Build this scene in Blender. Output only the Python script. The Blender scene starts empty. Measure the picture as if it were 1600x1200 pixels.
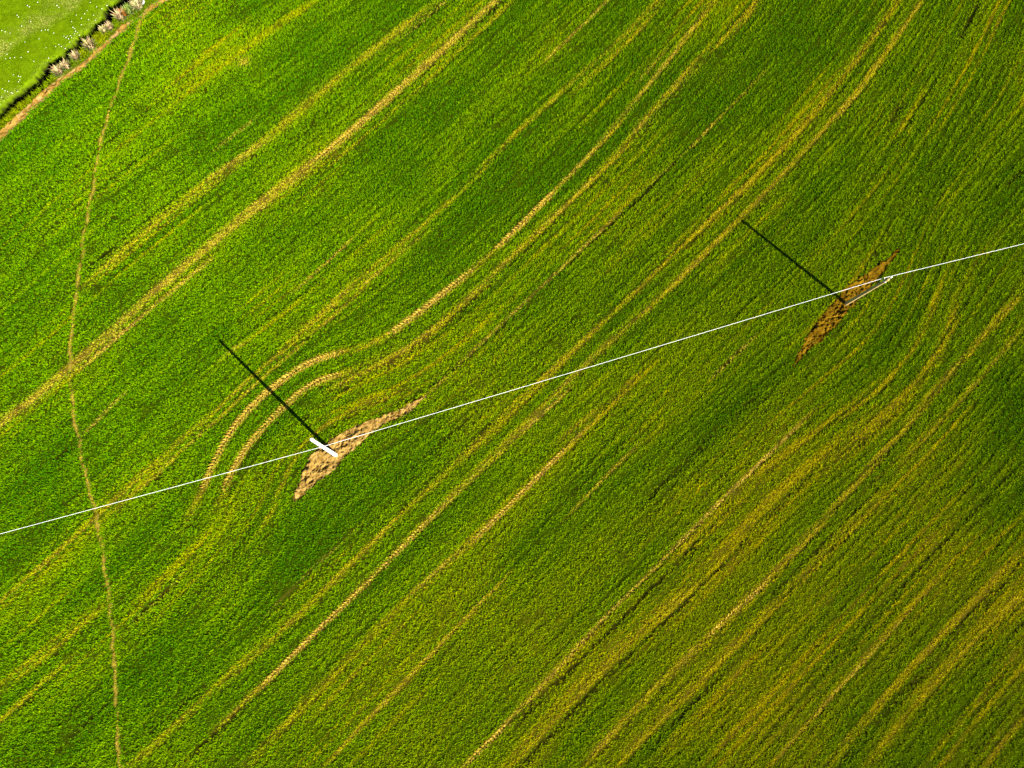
import bpy, math, random
import numpy as np
from mathutils import Matrix, Vector

# ------------------------------------------------------------------ camera, sky, sun, exposure
scene = bpy.context.scene
C = scene.collection
CAM_H, FOC = 45.0, 1110.0                      # drone height (m), focal length in photo pixels
nad = np.array([711 - 800, -(826 - 600), -FOC]); nad /= np.linalg.norm(nad)   # straight down, in camera axes
_v = np.cross(nad, [0, 0, -1.0]); _c = -nad[2]
_K = np.array([[0, -_v[2], _v[1]], [_v[2], 0, -_v[0]], [-_v[1], _v[0], 0]])
ROT = np.eye(3) + _K + _K @ _K / (1 + _c)
cam = bpy.data.cameras.new("camera"); cam_o = bpy.data.objects.new("camera", cam); C.objects.link(cam_o)
cam.sensor_width = 36; cam.lens = FOC / 1600 * 36; cam.clip_start = 0.5; cam.clip_end = 6000
M4 = Matrix([list(ROT[0]) + [0], list(ROT[1]) + [0], list(ROT[2]) + [CAM_H], [0, 0, 0, 1]])
cam_o.matrix_world = M4
scene.camera = cam_o

SUN = np.array([0.606, -0.588, 0.536]); SUN /= np.linalg.norm(SUN)
sl = bpy.data.lights.new("sun", 'SUN'); sl.energy = 5.0; sl.angle = math.radians(0.4); sl.color = (1.0, 0.93, 0.82)
sun = bpy.data.objects.new("sun", sl); C.objects.link(sun)
sun.rotation_euler = Vector(SUN).to_track_quat('Z', 'Y').to_euler(); sun.location = tuple(SUN * 60)
world = bpy.data.worlds.new("World"); scene.world = world; world.use_nodes = True
nt = world.node_tree; nt.nodes.clear()
sky = nt.nodes.new("ShaderNodeTexSky"); sky.sky_type = 'NISHITA'; sky.sun_disc = False; sky.air_density = 0.6; sky.dust_density = 0.0
sky.sun_elevation = math.asin(SUN[2]); sky.sun_rotation = math.atan2(SUN[0], SUN[1])
bg = nt.nodes.new("ShaderNodeBackground"); bg.inputs[1].default_value = 0.05
wo = nt.nodes.new("ShaderNodeOutputWorld")
nt.links.new(sky.outputs[0], bg.inputs[0]); nt.links.new(bg.outputs[0], wo.inputs[0])
scene.view_settings.view_transform = 'Standard'; scene.view_settings.look = 'None'
scene.view_settings.exposure = 2.1; scene.view_settings.gamma = 1.0
scene.cycles.max_bounces = 4; scene.cycles.diffuse_bounces = 1; scene.cycles.transmission_bounces = 2

rng = np.random.default_rng(11); random.seed(5)

# ------------------------------------------------------------------ helpers
def G(pts):
    """photo pixels of the survey -> points on the level field (x, y)"""
    p = np.asarray(pts, float).reshape(-1, 2)
    d = np.stack([p[:, 0] - 800, -(p[:, 1] - 600), np.full(len(p), -FOC)], 1) @ ROT.T
    return d[:, :2] * (CAM_H / -d[:, 2])[:, None]

def at_height(p, z):
    d = ROT @ np.array([p[0] - 800, -(p[1] - 600), -FOC])
    return np.array([0, 0, CAM_H]) + d * ((CAM_H - z) / -d[2])

def smooth(pts, step=0.5):
    """Catmull-Rom through world points, about one point per step"""
    P = np.asarray(pts, float); P = np.vstack([2 * P[0] - P[1], P, 2 * P[-1] - P[-2]])
    out = []
    for i in range(1, len(P) - 2):
        a, b, c, d = P[i - 1], P[i], P[i + 1], P[i + 2]
        n = max(1, int(np.linalg.norm(c - b) / step))
        t = (np.arange(n) / n)[:, None]
        out.append(0.5 * (2 * b + (c - a) * t + (2 * a - 5 * b + 4 * c - d) * t ** 2 + (3 * b - a - 3 * c + d) * t ** 3))
    return np.vstack(out + [P[-2][None]])

def tag(o, label=None, cat=None, group=None, kind=None):
    for k, v in (('label', label), ('category', cat), ('group', group), ('kind', kind)):
        if v: o[k] = v
    return o

def mesh_obj(name, V, loops, fsize, mat, parent=None, col=None, smooth_sh=False, domain='POINT'):
    """one mesh object from numpy arrays; loops flat, fsize = verts per face"""
    me = bpy.data.meshes.new(name)
    V = np.ascontiguousarray(V, np.float32); loops = np.ascontiguousarray(loops, np.int32).ravel()
    nf = len(loops) // fsize
    me.vertices.add(len(V)); me.vertices.foreach_set('co', V.ravel())
    me.loops.add(len(loops)); me.loops.foreach_set('vertex_index', loops)
    me.polygons.add(nf); me.polygons.foreach_set('loop_start', np.arange(nf, dtype=np.int32) * fsize)
    try: me.polygons.foreach_set('loop_total', np.full(nf, fsize, np.int32))
    except Exception: pass
    if smooth_sh: me.polygons.foreach_set('use_smooth', np.ones(nf, bool))
    if col is not None:
        a = me.color_attributes.new('tint', 'FLOAT_COLOR', domain)
        c = np.ones((len(col), 4), np.float32); c[:, :3] = col
        a.data.foreach_set('color', c.ravel())
    me.update(calc_edges=True)
    me.materials.append(mat)
    o = bpy.data.objects.new(name, me); C.objects.link(o)
    if parent: o.parent = parent
    return o

def empty(name, loc):
    o = bpy.data.objects.new(name, None); C.objects.link(o); o.location = tuple(loc); o.empty_display_size = 0.3
    return o

def blur(a, s):
    fy = np.fft.fftfreq(a.shape[0])[:, None]; fx = np.fft.rfftfreq(a.shape[1])[None]
    return np.fft.irfft2(np.fft.rfft2(a) * np.exp(-2 * (math.pi * s) ** 2 * (fx ** 2 + fy ** 2)), a.shape)

def unit(a): return (a - a.mean()) / (a.std() + 1e-9)
def noise(shape, s): return unit(blur(rng.standard_normal(shape), s))

# ------------------------------------------------------------------ materials
def new_mat(name):
    m = bpy.data.materials.new(name); m.use_nodes = True; m.node_tree.nodes.clear()
    return m, m.node_tree.nodes, m.node_tree.links

def leaf_mat(name, trans=0.25):
    m, N, L = new_mat(name)
    a = N.new('ShaderNodeAttribute'); a.attribute_name = 'tint'
    d = N.new('ShaderNodeBsdfDiffuse'); t = N.new('ShaderNodeBsdfTranslucent'); mx = N.new('ShaderNodeMixShader'); o = N.new('ShaderNodeOutputMaterial')
    mx.inputs[0].default_value = trans
    L.new(a.outputs['Color'], d.inputs[0]); L.new(a.outputs['Color'], t.inputs[0])
    L.new(d.outputs[0], mx.inputs[1]); L.new(t.outputs[0], mx.inputs[2]); L.new(mx.outputs[0], o.inputs[0])
    return m

def rough_mat(name, c1, c2, scale=8, bump=0.0, attr=False, rough=0.9, detail=8, metal=0.0):
    m, N, L = new_mat(name)
    tc = N.new('ShaderNodeTexCoord'); n = N.new('ShaderNodeTexNoise'); n.inputs['Scale'].default_value = scale; n.inputs['Detail'].default_value = detail
    L.new(tc.outputs['Object'], n.inputs['Vector'])
    r = N.new('ShaderNodeValToRGB'); r.color_ramp.elements[0].position = 0.32; r.color_ramp.elements[1].position = 0.68
    r.color_ramp.elements[0].color = (*c1, 1); r.color_ramp.elements[1].color = (*c2, 1)
    L.new(n.outputs['Fac'], r.inputs[0])
    p = N.new('ShaderNodeBsdfPrincipled'); p.inputs['Roughness'].default_value = rough; p.inputs['Metallic'].default_value = metal
    p.inputs['Specular IOR Level'].default_value = 0.0 if rough > 0.8 else 0.5
    if attr:
        a = N.new('ShaderNodeAttribute'); a.attribute_name = 'tint'
        mx = N.new('ShaderNodeMix'); mx.data_type = 'RGBA'; mx.blend_type = 'MULTIPLY'; mx.inputs[0].default_value = 1
        L.new(a.outputs['Color'], mx.inputs[6]); L.new(r.outputs[0], mx.inputs[7]); L.new(mx.outputs[2], p.inputs['Base Color'])
    else:
        L.new(r.outputs[0], p.inputs['Base Color'])
    if bump:
        b = N.new('ShaderNodeBump'); b.inputs['Strength'].default_value = bump; b.inputs['Distance'].default_value = 0.05
        n2 = N.new('ShaderNodeTexNoise'); n2.inputs['Scale'].default_value = scale * 3; n2.inputs['Detail'].default_value = 6
        L.new(tc.outputs['Object'], n2.inputs['Vector']); L.new(n2.outputs['Fac'], b.inputs['Height']); L.new(b.outputs[0], p.inputs['Normal'])
    o = N.new('ShaderNodeOutputMaterial'); L.new(p.outputs[0], o.inputs[0])
    return m

MAT = dict(
    crop=leaf_mat('crop_leaf', 0.22), meadow=leaf_mat('meadow_leaf', 0.25), reed=leaf_mat('reed_leaf', 0.2),
    ground=rough_mat('ground_soil', (0.75, 0.75, 0.75), (1.2, 1.2, 1.2), 3.0, 0.6, True),
    pale_soil=rough_mat('pale_dry_soil', (0.110, 0.063, 0.011), (0.255, 0.160, 0.042), 2.6, 0.5),
    brown_soil=rough_mat('brown_soil', (0.040, 0.020, 0.0007), (0.120, 0.070, 0.0035), 1.6, 0.5),
    path_soil=rough_mat('path_soil', (0.13, 0.070, 0.010), (0.26, 0.155, 0.034), 2.2, 0.5),
    white_pole=rough_mat('whitewashed_concrete', (0.74, 0.74, 0.73), (0.82, 0.82, 0.81), 5, 0.1),
    cream_pole=rough_mat('cream_weathered_wood', (0.25, 0.18, 0.065), (0.34, 0.26, 0.11), 5, 0.2),
    steel=rough_mat('galvanised_steel', (0.45, 0.46, 0.47), (0.6, 0.6, 0.62), 20, 0, rough=0.45, metal=0.8),
    porcelain=rough_mat('insulator_porcelain', (0.75, 0.70, 0.55), (0.82, 0.78, 0.64), 10, 0, rough=0.3),
    cable=rough_mat('bare_aluminium_cable', (0.80, 0.81, 0.82), (0.86, 0.87, 0.88), 30, 0, rough=0.6),
    petal=rough_mat('white_petals', (0.36, 0.42, 0.26), (0.48, 0.52, 0.36), 10),
    flower_yellow=rough_mat('flower_centre', (0.6, 0.42, 0.03), (0.7, 0.5, 0.05), 10),
    stem=rough_mat('flower_stem', (0.05, 0.11, 0.01), (0.08, 0.15, 0.02), 10),
    scrap=rough_mat('white_plastic', (0.75, 0.75, 0.74), (0.83, 0.83, 0.82), 10, 0, rough=0.5),
)

# ------------------------------------------------------------------ survey of the field (photo pixels)
DITCH = [(-60, 224), (0, 179), (25, 160), (40, 146), (60, 128), (72, 116), (85, 103), (100, 91), (115, 78), (128, 65), (140, 55), (150, 48), (158, 40), (168, 29), (173, 18), (186, 9), (202, -2), (260, -44)]
PATH = [(-58, 262), (2, 211), (32, 183), (62, 155), (92, 128), (112, 115), (132, 101), (152, 82), (167, 69), (178, 57), (190, 46), (205, 34), (222, 23), (240, 9), (258, -1), (320, -49)]
TRAIL = [(250, 4), (235, 14), (225, 26), (216, 43), (207, 75), (200, 95), (192, 115), (183, 140), (176, 160), (165, 195), (158, 225), (152, 250), (146, 290), (142, 312), (134, 350), (128, 400), (122, 440), (118, 475), (113, 510), (111, 540), (110, 575), (112, 600), (115, 640), (121, 675), (126, 700), (133, 740), (140, 765), (148, 795), (155, 830), (162, 870), (166, 900), (171, 940), (175, 975), (178, 1010), (180, 1050), (182, 1090), (184, 1140), (186, 1200), (188, 1280)]
PATCH_A = [(456, 789), (466, 758), (476, 730), (487, 710), (500, 698), (515, 688), (530, 679), (545, 671), (560, 664), (580, 657), (600, 649), (620, 642), (640, 631), (672, 613), (652, 633), (640, 644), (625, 651), (605, 661), (586, 673), (573, 683), (563, 693), (551, 705), (538, 716), (526, 731), (513, 743), (501, 751), (486, 763)]
PATCH_B = [(1238, 574), (1251, 545), (1264, 522), (1274, 505), (1281, 496), (1294, 481), (1304, 471), (1311, 461), (1319, 452), (1330, 443), (1345, 435), (1360, 423), (1375, 413), (1388, 404), (1414, 381), (1396, 405), (1386, 417), (1376, 429), (1368, 441), (1356, 453), (1346, 464), (1336, 476), (1326, 484), (1319, 492), (1311, 504), (1296, 519), (1286, 533), (1271, 541), (1259, 553)]
# tracks: (points, half width px, yellow, tan, dark, lug)
TR = []
def tr(pts, w, y=0.0, t=0.0, d=0.0, lug=0):
    p = np.array(pts); hook = ((p[:, 0] > 280) & (p[:, 0] < 560) & (p[:, 1] > 545) & (p[:, 1] < 840)).sum() > 3
    TR.append((pts, w, y, t, d, lug, 0.7 if hook else 3.2))
def relax(P, sig, step=0.5):
    """even out surveying wobble along a line, ends fixed"""
    n = len(P); k = int(3 * sig / step)
    if n < 2 * 3: return P
    a = np.vstack([2 * P[0] - P[min(n - 1, k):0:-1], P, 2 * P[-1] - P[-2:max(-n - 1, -k - 2):-1]])
    pre = min(n - 1, k); g = np.exp(-0.5 * (np.arange(-k, k + 1) * step / sig) ** 2); g /= g.sum()
    a = np.vstack([np.repeat(a[:1], k, 0) + np.arange(-k, 0)[:, None] * (a[1] - a[0]), a, np.repeat(a[-1:], k, 0) + np.arange(1, k + 1)[:, None] * (a[-1] - a[-2])])
    out = np.stack([np.convolve(a[:, i], g, 'valid') for i in (0, 1)], 1)
    return out[pre:pre + n]
# A: upper left pair
tr([(800, -22), (780, 0), (760, 15), (735, 38), (700, 72), (660, 107), (615, 145), (580, 180), (545, 213), (500, 247), (450, 285), (400, 325), (350, 363), (300, 406), (250, 447), (200, 492), (160, 525), (118, 570), (75, 617), (20, 658), (-40, 690)], 6.5, 0.55, 0.40)
tr([(640, 125), (600, 160), (572, 187), (545, 213), (515, 235), (490, 255)], 4, 0.4, 0.7, 0, 1)
tr([(335, 402), (300, 430), (260, 462), (210, 504), (165, 540), (120, 584)], 2.5, 0.3, 0.75)
tr([(195, 512), (175, 524), (150, 545)], 5, 0.3, 0.5)
tr([(800, -12), (785, 2), (740, 43), (700, 80), (672, 108), (640, 137)], 2.5, 0, 0, 0.8)
tr([(812, -8), (795, 5), (740, 58), (675, 122), (620, 172), (560, 220), (500, 272)], 4, 0.4, 0.05)
tr([(700, -5), (650, 30), (600, 70), (560, 95), (520, 120), (480, 160), (420, 217), (400, 236), (350, 275), (310, 302), (230, 352), (165, 420), (120, 460)], 8, 0.45, 0.1)
tr([(440, 205), (400, 226), (360, 258), (310, 292)], 5, 0.35, 0.25)
tr([(398, 22), (340, 70), (280, 125), (225, 172)], 3, 0.3)
tr([(405, 182), (370, 208), (332, 238)], 2.5, 0.35, 0.3)
tr([(720, -20), (697, 5), (642, 52), (622, 67)], 1.8, 0, 0.2, 0.7)
tr([(540, 150), (522, 162), (442, 237)], 2, 0, 0, 0.6)
tr([(390, 92), (372, 102)], 7, 0.35, 0.4)
tr([(500, 0), (440, 40), (400, 60), (330, 110), (260, 160)], 8, 0.3)
# B1, B2: the pair that swings round the first post
tr([(1130, -25), (1110, 7), (1070, 62), (1037, 107), (1007, 142), (975, 180), (940, 225), (900, 265), (867, 298), (830, 335), (800, 365), (760, 404), (742, 420), (720, 440), (700, 455), (680, 472), (660, 487), (640, 503), (615, 518), (600, 530), (575, 541), (548, 549), (525, 550), (500, 557), (480, 567), (465, 578), (445, 591), (420, 610), (400, 628), (380, 650), (365, 667), (352, 690), (340, 710), (330, 735), (318, 765), (300, 800), (282, 832)], 5.0, 0.42, 0.08)
tr([(742, 419), (720, 440), (700, 455), (680, 472), (660, 487), (640, 503), (615, 518), (602, 528)], 4.2, 0.2, 0.85, 0, 1)
tr([(870, 296), (830, 335), (800, 365), (775, 390)], 4, 0.5, 0.5, 0, 1)
tr([(540, 550), (520, 551), (500, 557), (480, 567), (465, 578), (445, 591), (420, 610), (400, 628), (380, 650), (365, 667), (352, 690), (340, 710), (330, 735), (316, 768)], 4.0, 0.2, 0.9, 0, 1)
tr([(1200, -28), (1180, 7), (1157, 37), (1125, 67), (1087, 95), (1060, 130), (1035, 155), (1012, 185), (990, 215), (960, 247), (920, 285), (880, 325), (850, 350), (830, 375), (800, 400), (770, 432), (745, 458), (720, 475), (695, 500), (680, 515), (655, 540), (630, 557), (600, 571), (570, 578), (540, 583), (520, 586), (500, 592), (478, 603), (455, 625), (430, 650), (410, 667), (398, 685), (385, 700), (372, 715), (362, 735), (352, 768), (335, 800)], 5.5, 0.45, 0.08)
tr([(1100, 90), (1060, 130), (1035, 155), (1012, 185), (980, 222)], 7, 0.4, 0.15)
tr([(540, 582), (520, 585), (500, 591), (478, 603), (455, 625), (430, 650), (410, 667), (398, 685), (385, 700), (372, 715), (362, 735), (350, 768)], 3.6, 0.2, 0.85, 0, 1)
tr([(655, 540), (630, 557), (600, 571), (570, 579), (530, 592), (500, 610)], 9, 0.4, 0.12)
tr([(1047, 72), (1020, 103), (992, 135)], 2, 0.4, 0.3)
tr([(1170, 10), (1150, 37), (1125, 57)], 2, 0, 0, 0.6)
tr([(700, 512), (660, 545), (620, 568), (570, 590)], 1.8, 0, 0, 0.6)
tr([(1110, 7), (1070, 62), (1037, 107), (1007, 142), (975, 180), (940, 225), (900, 265), (867, 298), (830, 335), (800, 365), (760, 404), (720, 440), (680, 472), (640, 503), (600, 530)], 3, 0.45, 0.35)
tr([(960, 247), (920, 285), (880, 325), (850, 350), (830, 375), (800, 400), (770, 432), (745, 458), (720, 475), (695, 500), (680, 515), (655, 540), (630, 557), (600, 571)], 4, 0.45, 0.2)
tr([(897, 602), (855, 638), (800, 687), (750, 737), (712, 772), (675, 807), (637, 844), (612, 872), (585, 904), (550, 929), (507, 974), (467, 1017), (437, 1052), (400, 1083)], 2.6, 0.3, 0.4)
tr([(935, 650), (887, 697), (850, 735), (820, 767), (800, 785), (770, 817), (732, 852), (690, 890), (632, 937)], 2.6, 0.3, 0.35)
# D, E
tr([(975, -25), (952, 0), (920, 30), (882, 67), (847, 102)], 2, 0.5, 0.55)
tr([(1060, -30), (1025, 5), (975, 55), (940, 95), (912, 120), (882, 137), (857, 160), (800, 215), (760, 255), (717, 310), (675, 337), (612, 395), (570, 430), (540, 460), (497, 495), (445, 545), (400, 586), (342, 640), (287, 683), (225, 740), (162, 798), (110, 845), (55, 905), (0, 950), (-50, 985)], 4, 0.5, 0.1)
tr([(1040, 5), (990, 55), (955, 95), (925, 125), (890, 150)], 4, 0.45, 0.05)
tr([(680, 350), (620, 402), (578, 437), (550, 468), (510, 503), (460, 548), (410, 592), (355, 642), (300, 690), (240, 745), (180, 800)], 2.5, 0.55, 0.2)
tr([(560, 440), (540, 458), (500, 492)], 5, 0.3, 0.2)
tr([(1080, 30), (1020, 90), (960, 150), (900, 205)], 5, 0.3)
# F pair
tr([(1415, -20), (1400, 2), (1385, 30), (1355, 70), (1320, 120), (1282, 165), (1237, 215), (1200, 252), (1155, 305), (1087, 365), (1037, 412), (975, 470), (920, 525), (870, 572), (837, 600), (800, 641), (762, 675), (697, 740), (650, 782), (607, 825), (575, 857), (530, 900), (500, 932), (450, 980), (400, 1018), (362, 1060), (325, 1083), (275, 1132), (220, 1180), (190, 1210)], 5, 0.5, 0.08)
tr([(797, 636), (760, 668), (695, 730), (640, 780), (595, 830)], 2, 0, 0, 0.5)
tr([(1097, 350), (1060, 385), (1037, 405)], 7, 0.35, 0.05)
tr([(1455, -25), (1440, 5), (1407, 45), (1380, 87), (1355, 132), (1317, 170), (1270, 225), (1225, 275), (1197, 305), (1157, 342), (1100, 397), (1050, 447), (1000, 495), (955, 532), (912, 570), (885, 597), (855, 635), (800, 685), (750, 735), (712, 770), (675, 805), (637, 842), (612, 870), (585, 902), (550, 927), (507, 972), (467, 1015), (437, 1050), (400, 1082), (370, 1113), (330, 1145)], 4.5, 0.5, 0.15)
tr([(585, 902), (550, 927), (507, 972), (467, 1015), (437, 1050), (402, 1080)], 2.6, 0.3, 0.7, 0, 1)
tr([(690, 792), (637, 842), (612, 870), (588, 898)], 2.8, 0.3, 0.45, 0, 1)
tr([(400, 1087), (370, 1117), (337, 1147), (300, 1179), (280, 1199)], 2.2, 0, 0, 0.9)
tr([(1000, 500), (955, 540), (912, 580), (880, 612)], 2, 0, 0, 0.4)
tr([(960, 525), (930, 553), (890, 590), (850, 632)], 1.6, 0.3, 0.5)
# G thin line to the first bare patch
tr([(1200, 107), (1147, 162), (1090, 222), (1067, 242), (1010, 295)], 1.8, 0.6, 0.3)
tr([(975, 327), (935, 365), (900, 397), (862, 432), (825, 467), (800, 492), (770, 520), (730, 557), (700, 588), (665, 620)], 1.7, 0.3, 0.5, 0.3)
# H dark breaks upper right
tr([(1417, 150), (1405, 170), (1392, 195), (1380, 210)], 2.8, 0, 0, 0.9)
tr([(1532, -5), (1515, 32), (1503, 52), (1492, 75)], 3, 0, 0, 0.9)
tr([(1395, 15), (1390, 27), (1362, 67)], 2.2, 0, 0, 0.7)
tr([(1450, 130), (1435, 160), (1415, 195), (1390, 225)], 4.5, 0.35)
tr([(1340, 170), (1300, 215), (1250, 270)], 2, 0, 0, 0.3)
tr([(1600, 262), (1585, 280), (1565, 300)], 3, 0.2, 0, 0.7)
# I thin straw line, with the dark rut beside it
tr([(1275, 638), (1260, 652), (1225, 687), (1200, 710), (1150, 760), (1100, 810), (1050, 860), (1012, 897), (962, 947), (900, 1010), (860, 1060), (800, 1125), (762, 1160), (725, 1197), (700, 1222)], 2.2, 0.6, 0.55)
tr([(1258, 654), (1225, 687), (1200, 710), (1150, 760), (1100, 810), (1050, 860), (1005, 904)], 2.0, 0.2, 0.95)
tr([(800, 1125), (762, 1160), (725, 1197)], 2.6, 0.2, 0.5, 0, 1)
tr([(1150, 785), (1112, 825), (1067, 870), (1040, 902), (975, 962), (925, 1012), (862, 1075), (812, 1127), (780, 1160)], 2.4, 0, 0, 0.9)
tr([(960, 955), (920, 997), (880, 1040), (840, 1085), (800, 1120)], 5, 0.4, 0.05)
# J bands lower right
tr([(1475, 430), (1455, 500), (1425, 560), (1390, 612), (1325, 645), (1282, 665), (1232, 697), (1195, 724), (1150, 765), (1100, 825), (1040, 885)], 4.5, 0.4, 0.03)
tr([(1500, 470), (1480, 540), (1440, 600), (1380, 657), (1337, 677), (1300, 702), (1262, 727), (1225, 757), (1195, 785), (1150, 835), (1100, 900)], 8, 0.5, 0.03)
tr([(1380, 672), (1340, 695), (1300, 722), (1270, 745)], 2, 0, 0, 0.5)
tr([(1100, 907), (1025, 957), (975, 1007), (925, 1055), (875, 1105), (825, 1162), (790, 1200)], 9, 0.45, 0.05)
tr([(1060, 950), (1000, 1005), (950, 1055), (890, 1115), (830, 1185)], 1.8, 0, 0, 0.5)
tr([(1600, 510), (1560, 560), (1525, 600), (1500, 627), (1470, 660), (1440, 692), (1400, 735)], 2.6, 0.5, 0.2)
tr([(1600, 455), (1560, 500), (1500, 560), (1462, 607), (1420, 667), (1375, 712), (1340, 752), (1295, 805), (1250, 852), (1212, 898), (1150, 950), (1100, 1000), (1070, 1030), (1025, 1072), (975, 1125), (937, 1170), (907, 1200)], 5, 0.6, 0.12)
tr([(1100, 1000), (1120, 980), (1160, 940), (1200, 908)], 2.5, 0.3, 0.4, 0, 1)
tr([(1385, 752), (1337, 797), (1287, 847), (1250, 887), (1200, 935), (1170, 965)], 1.8, 0, 0, 0.8)
tr([(1400, 755), (1362, 790), (1310, 842), (1262, 890), (1200, 958), (1150, 1007), (1100, 1057), (1050, 1100), (1012, 1137), (975, 1180), (950, 1210)], 5.5, 0.5, 0.06)
tr([(1150, 1030), (1082, 1100), (1012, 1170)], 2.2, 0, 0, 0.8)
tr([(1200, 1000), (1130, 1075), (1060, 1150), (1010, 1205)], 4, 0.35)
# K lower right corner
tr([(1470, 900), (1450, 922), (1400, 980), (1350, 1030), (1300, 1087), (1270, 1122), (1237, 1157), (1207, 1194)], 1.9, 0.7, 0.28)
tr([(1600, 880), (1560, 920), (1520, 965), (1475, 1017), (1425, 1072), (1375, 1117), (1325, 1177), (1300, 1205)], 2.2, 0, 0, 0.8)
tr([(1600, 855), (1550, 915), (1508, 957), (1450, 1010), (1400, 1067), (1350, 1125), (1307, 1180), (1285, 1205)], 5, 0.5, 0.05)
tr([(1610, 915), (1575, 947), (1500, 1020), (1450, 1072), (1412, 1117), (1375, 1172), (1350, 1205)], 6, 0.45, 0.05)
tr([(1610, 1002), (1550, 1070), (1500, 1125), (1450, 1187), (1430, 1210)], 4, 0.4)
tr([(1600, 1085), (1560, 1130), (1520, 1180), (1500, 1205)], 2, 0, 0, 0.6)
tr([(1610, 1105), (1560, 1165), (1530, 1205)], 5, 0.45, 0.05)
tr([(1600, 800), (1550, 850), (1500, 905)], 3, 0.25, 0, 0.2)
# L middle
tr([(1010, 575), (975, 612), (935, 650), (887, 697), (850, 735), (820, 767), (800, 785), (770, 817), (732, 852), (690, 890), (632, 937), (562, 1012), (482, 1092), (457, 1117), (412, 1165), (370, 1205)], 5, 0.45, 0.05)
tr([(890, 695), (850, 735), (820, 767), (800, 785), (770, 817), (735, 850)], 2.8, 0.3, 0.65, 0, 1)
tr([(945, 628), (900, 665), (860, 700)], 3, 0.4, 0.1)
tr([(1185, 520), (1145, 555), (1107, 595)], 1.7, 0.1, 0.4, 0.8)
tr([(1002, 690), (950, 742), (912, 777), (875, 820)], 1.9, 0.55, 0.3)
tr([(800, 890), (750, 947), (707, 990), (680, 1017), (625, 1072), (575, 1122), (550, 1150), (507, 1197)], 2.2, 0.6, 0.2)
tr([(1200, 605), (1157, 637), (1125, 665), (1075, 717), (1035, 760), (987, 805)], 2.8, 0, 0, 0.75)
tr([(1017, 655), (960, 712), (922, 747), (870, 792)], 2.2, 0, 0, 0.5)
tr([(660, 945), (620, 985), (570, 1035), (520, 1085), (480, 1130)], 3, 0.35, 0.05)
tr([(1030, 560), (990, 600), (940, 640)], 4, 0.3)
# M lower left
tr([(200, 610), (175, 637), (150, 660), (127, 682)], 1.9, 0.2, 0.45, 0.2)
tr([(117, 692), (100, 707), (85, 720)], 1.8, 0, 0, 0.6)
tr([(290, 708), (260, 735), (230, 762)], 1.8, 0, 0, 0.7)
tr([(130, 767), (97, 797)], 1.6, 0, 0, 0.7)
tr([(290, 893), (282, 902), (250, 935), (220, 962), (195, 984)], 1.8, 0, 0.2, 0.8)
tr([(172, 938), (130, 972), (75, 1015), (27, 1060), (0, 1080), (-40, 1110)], 6, 0.5, 0.05)
tr([(127, 1015), (87, 1052), (37, 1097), (0, 1130), (-30, 1155)], 5, 0.5, 0.05)
tr([(170, 1095), (132, 1135), (100, 1165), (67, 1197)], 1.8, 0, 0, 0.8)
tr([(330, 830), (280, 880), (230, 925), (190, 965)], 6, 0.3)
tr([(565, 817), (500, 877), (475, 899), (412, 965)], 1.8, 0.3, 0.4)
tr([(550, 850), (490, 900), (440, 950), (410, 985)], 5, 0.35)
tr([(555, 370), (530, 395), (490, 430), (457, 460)], 1.8, 0.4, 0.5)
tr([(397, 532), (362, 547), (337, 570)], 1.6, 0.2, 0.3, 0.2)
tr([(175, 387), (130, 422)], 1.6, 0, 0, 0.6)
tr([(65, 392), (25, 430)], 1.8, 0, 0, 0.6)
tr([(145, 497), (120, 520)], 1.6, 0, 0, 0.6)
tr([(330, 1060), (300, 1090), (250, 1140)], 2.2, 0, 0, 0.6)
# rows curling round the first patch
tr([(640, 605), (560, 640), (510, 665), (470, 700), (445, 745), (430, 790), (395, 850)], 4, 0.4, 0.05)
tr([(600, 610), (540, 635), (490, 660), (450, 700), (425, 745), (400, 800), (350, 870)], 3, 0.3)
tr([(570, 610), (520, 625), (475, 655), (430, 700), (405, 745), (375, 800)], 2, 0, 0, 0.45)
tr([(452, 790), (430, 830), (390, 880)], 2, 0, 0, 0.4)
# broad patches (x, y, long, short, amount): + yellower, - deeper green
BLOT = [(840, 200, 70, 35, -.5), (900, 272, 80, 40, -.9), (640, 330, 70, 35, -.5), (1050, 395, 120, 45, -.5), (630, 735, 95, 24, -.9), (470, 865, 90, 35, -.9), (240, 1060, 90, 50, -.6), (270, 1010, 90, 25, -.4), (1140, 640, 130, 28, -.7), (1540, 780, 90, 55, -.7), (1385, 520, 100, 30, -.5), (520, 180, 90, 22, -.5), (700, 175, 80, 38, -.5), (100, 720, 90, 50, -.3), (750, 250, 70, 35, -.5), (480, 480, 90, 30, -.25), (1580, 620, 90, 50, -.5), (1490, 1130, 80, 20, -.4), (910, 1150, 60, 20, -.6), (960, 1080, 60, 16, -.5), (500, 640, 50, 12, -.4),
        (760, 645, 60, 28, .4), (550, 850, 130, 26, .6), (1000, 560, 150, 50, .4), (900, 900, 200, 60, .45), (700, 970, 220, 50, .35), (340, 870, 90, 35, .5), (390, 780, 60, 40, .5), (60, 1120, 100, 60, .3), (1150, 1000, 200, 80, .3), (1570, 90, 50, 70, .35), (860, 60, 80, 40, .4), (410, 210, 80, 40, .3), (1330, 330, 90, 30, .25), (1200, 1130, 90, 40, .35), (620, 560, 60, 22, .3)]

# ------------------------------------------------------------------ fields on a regular grid (world metres)
CS = 0.08
X0, X1, Y0, Y1 = -42.0, 55.0, -26.0, 50.0
NX, NY = int((X1 - X0) / CS), int((Y1 - Y0) / CS)
gx = X0 + (np.arange(NX) + 0.5) * CS; gy = Y0 + (np.arange(NY) + 0.5) * CS

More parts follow.
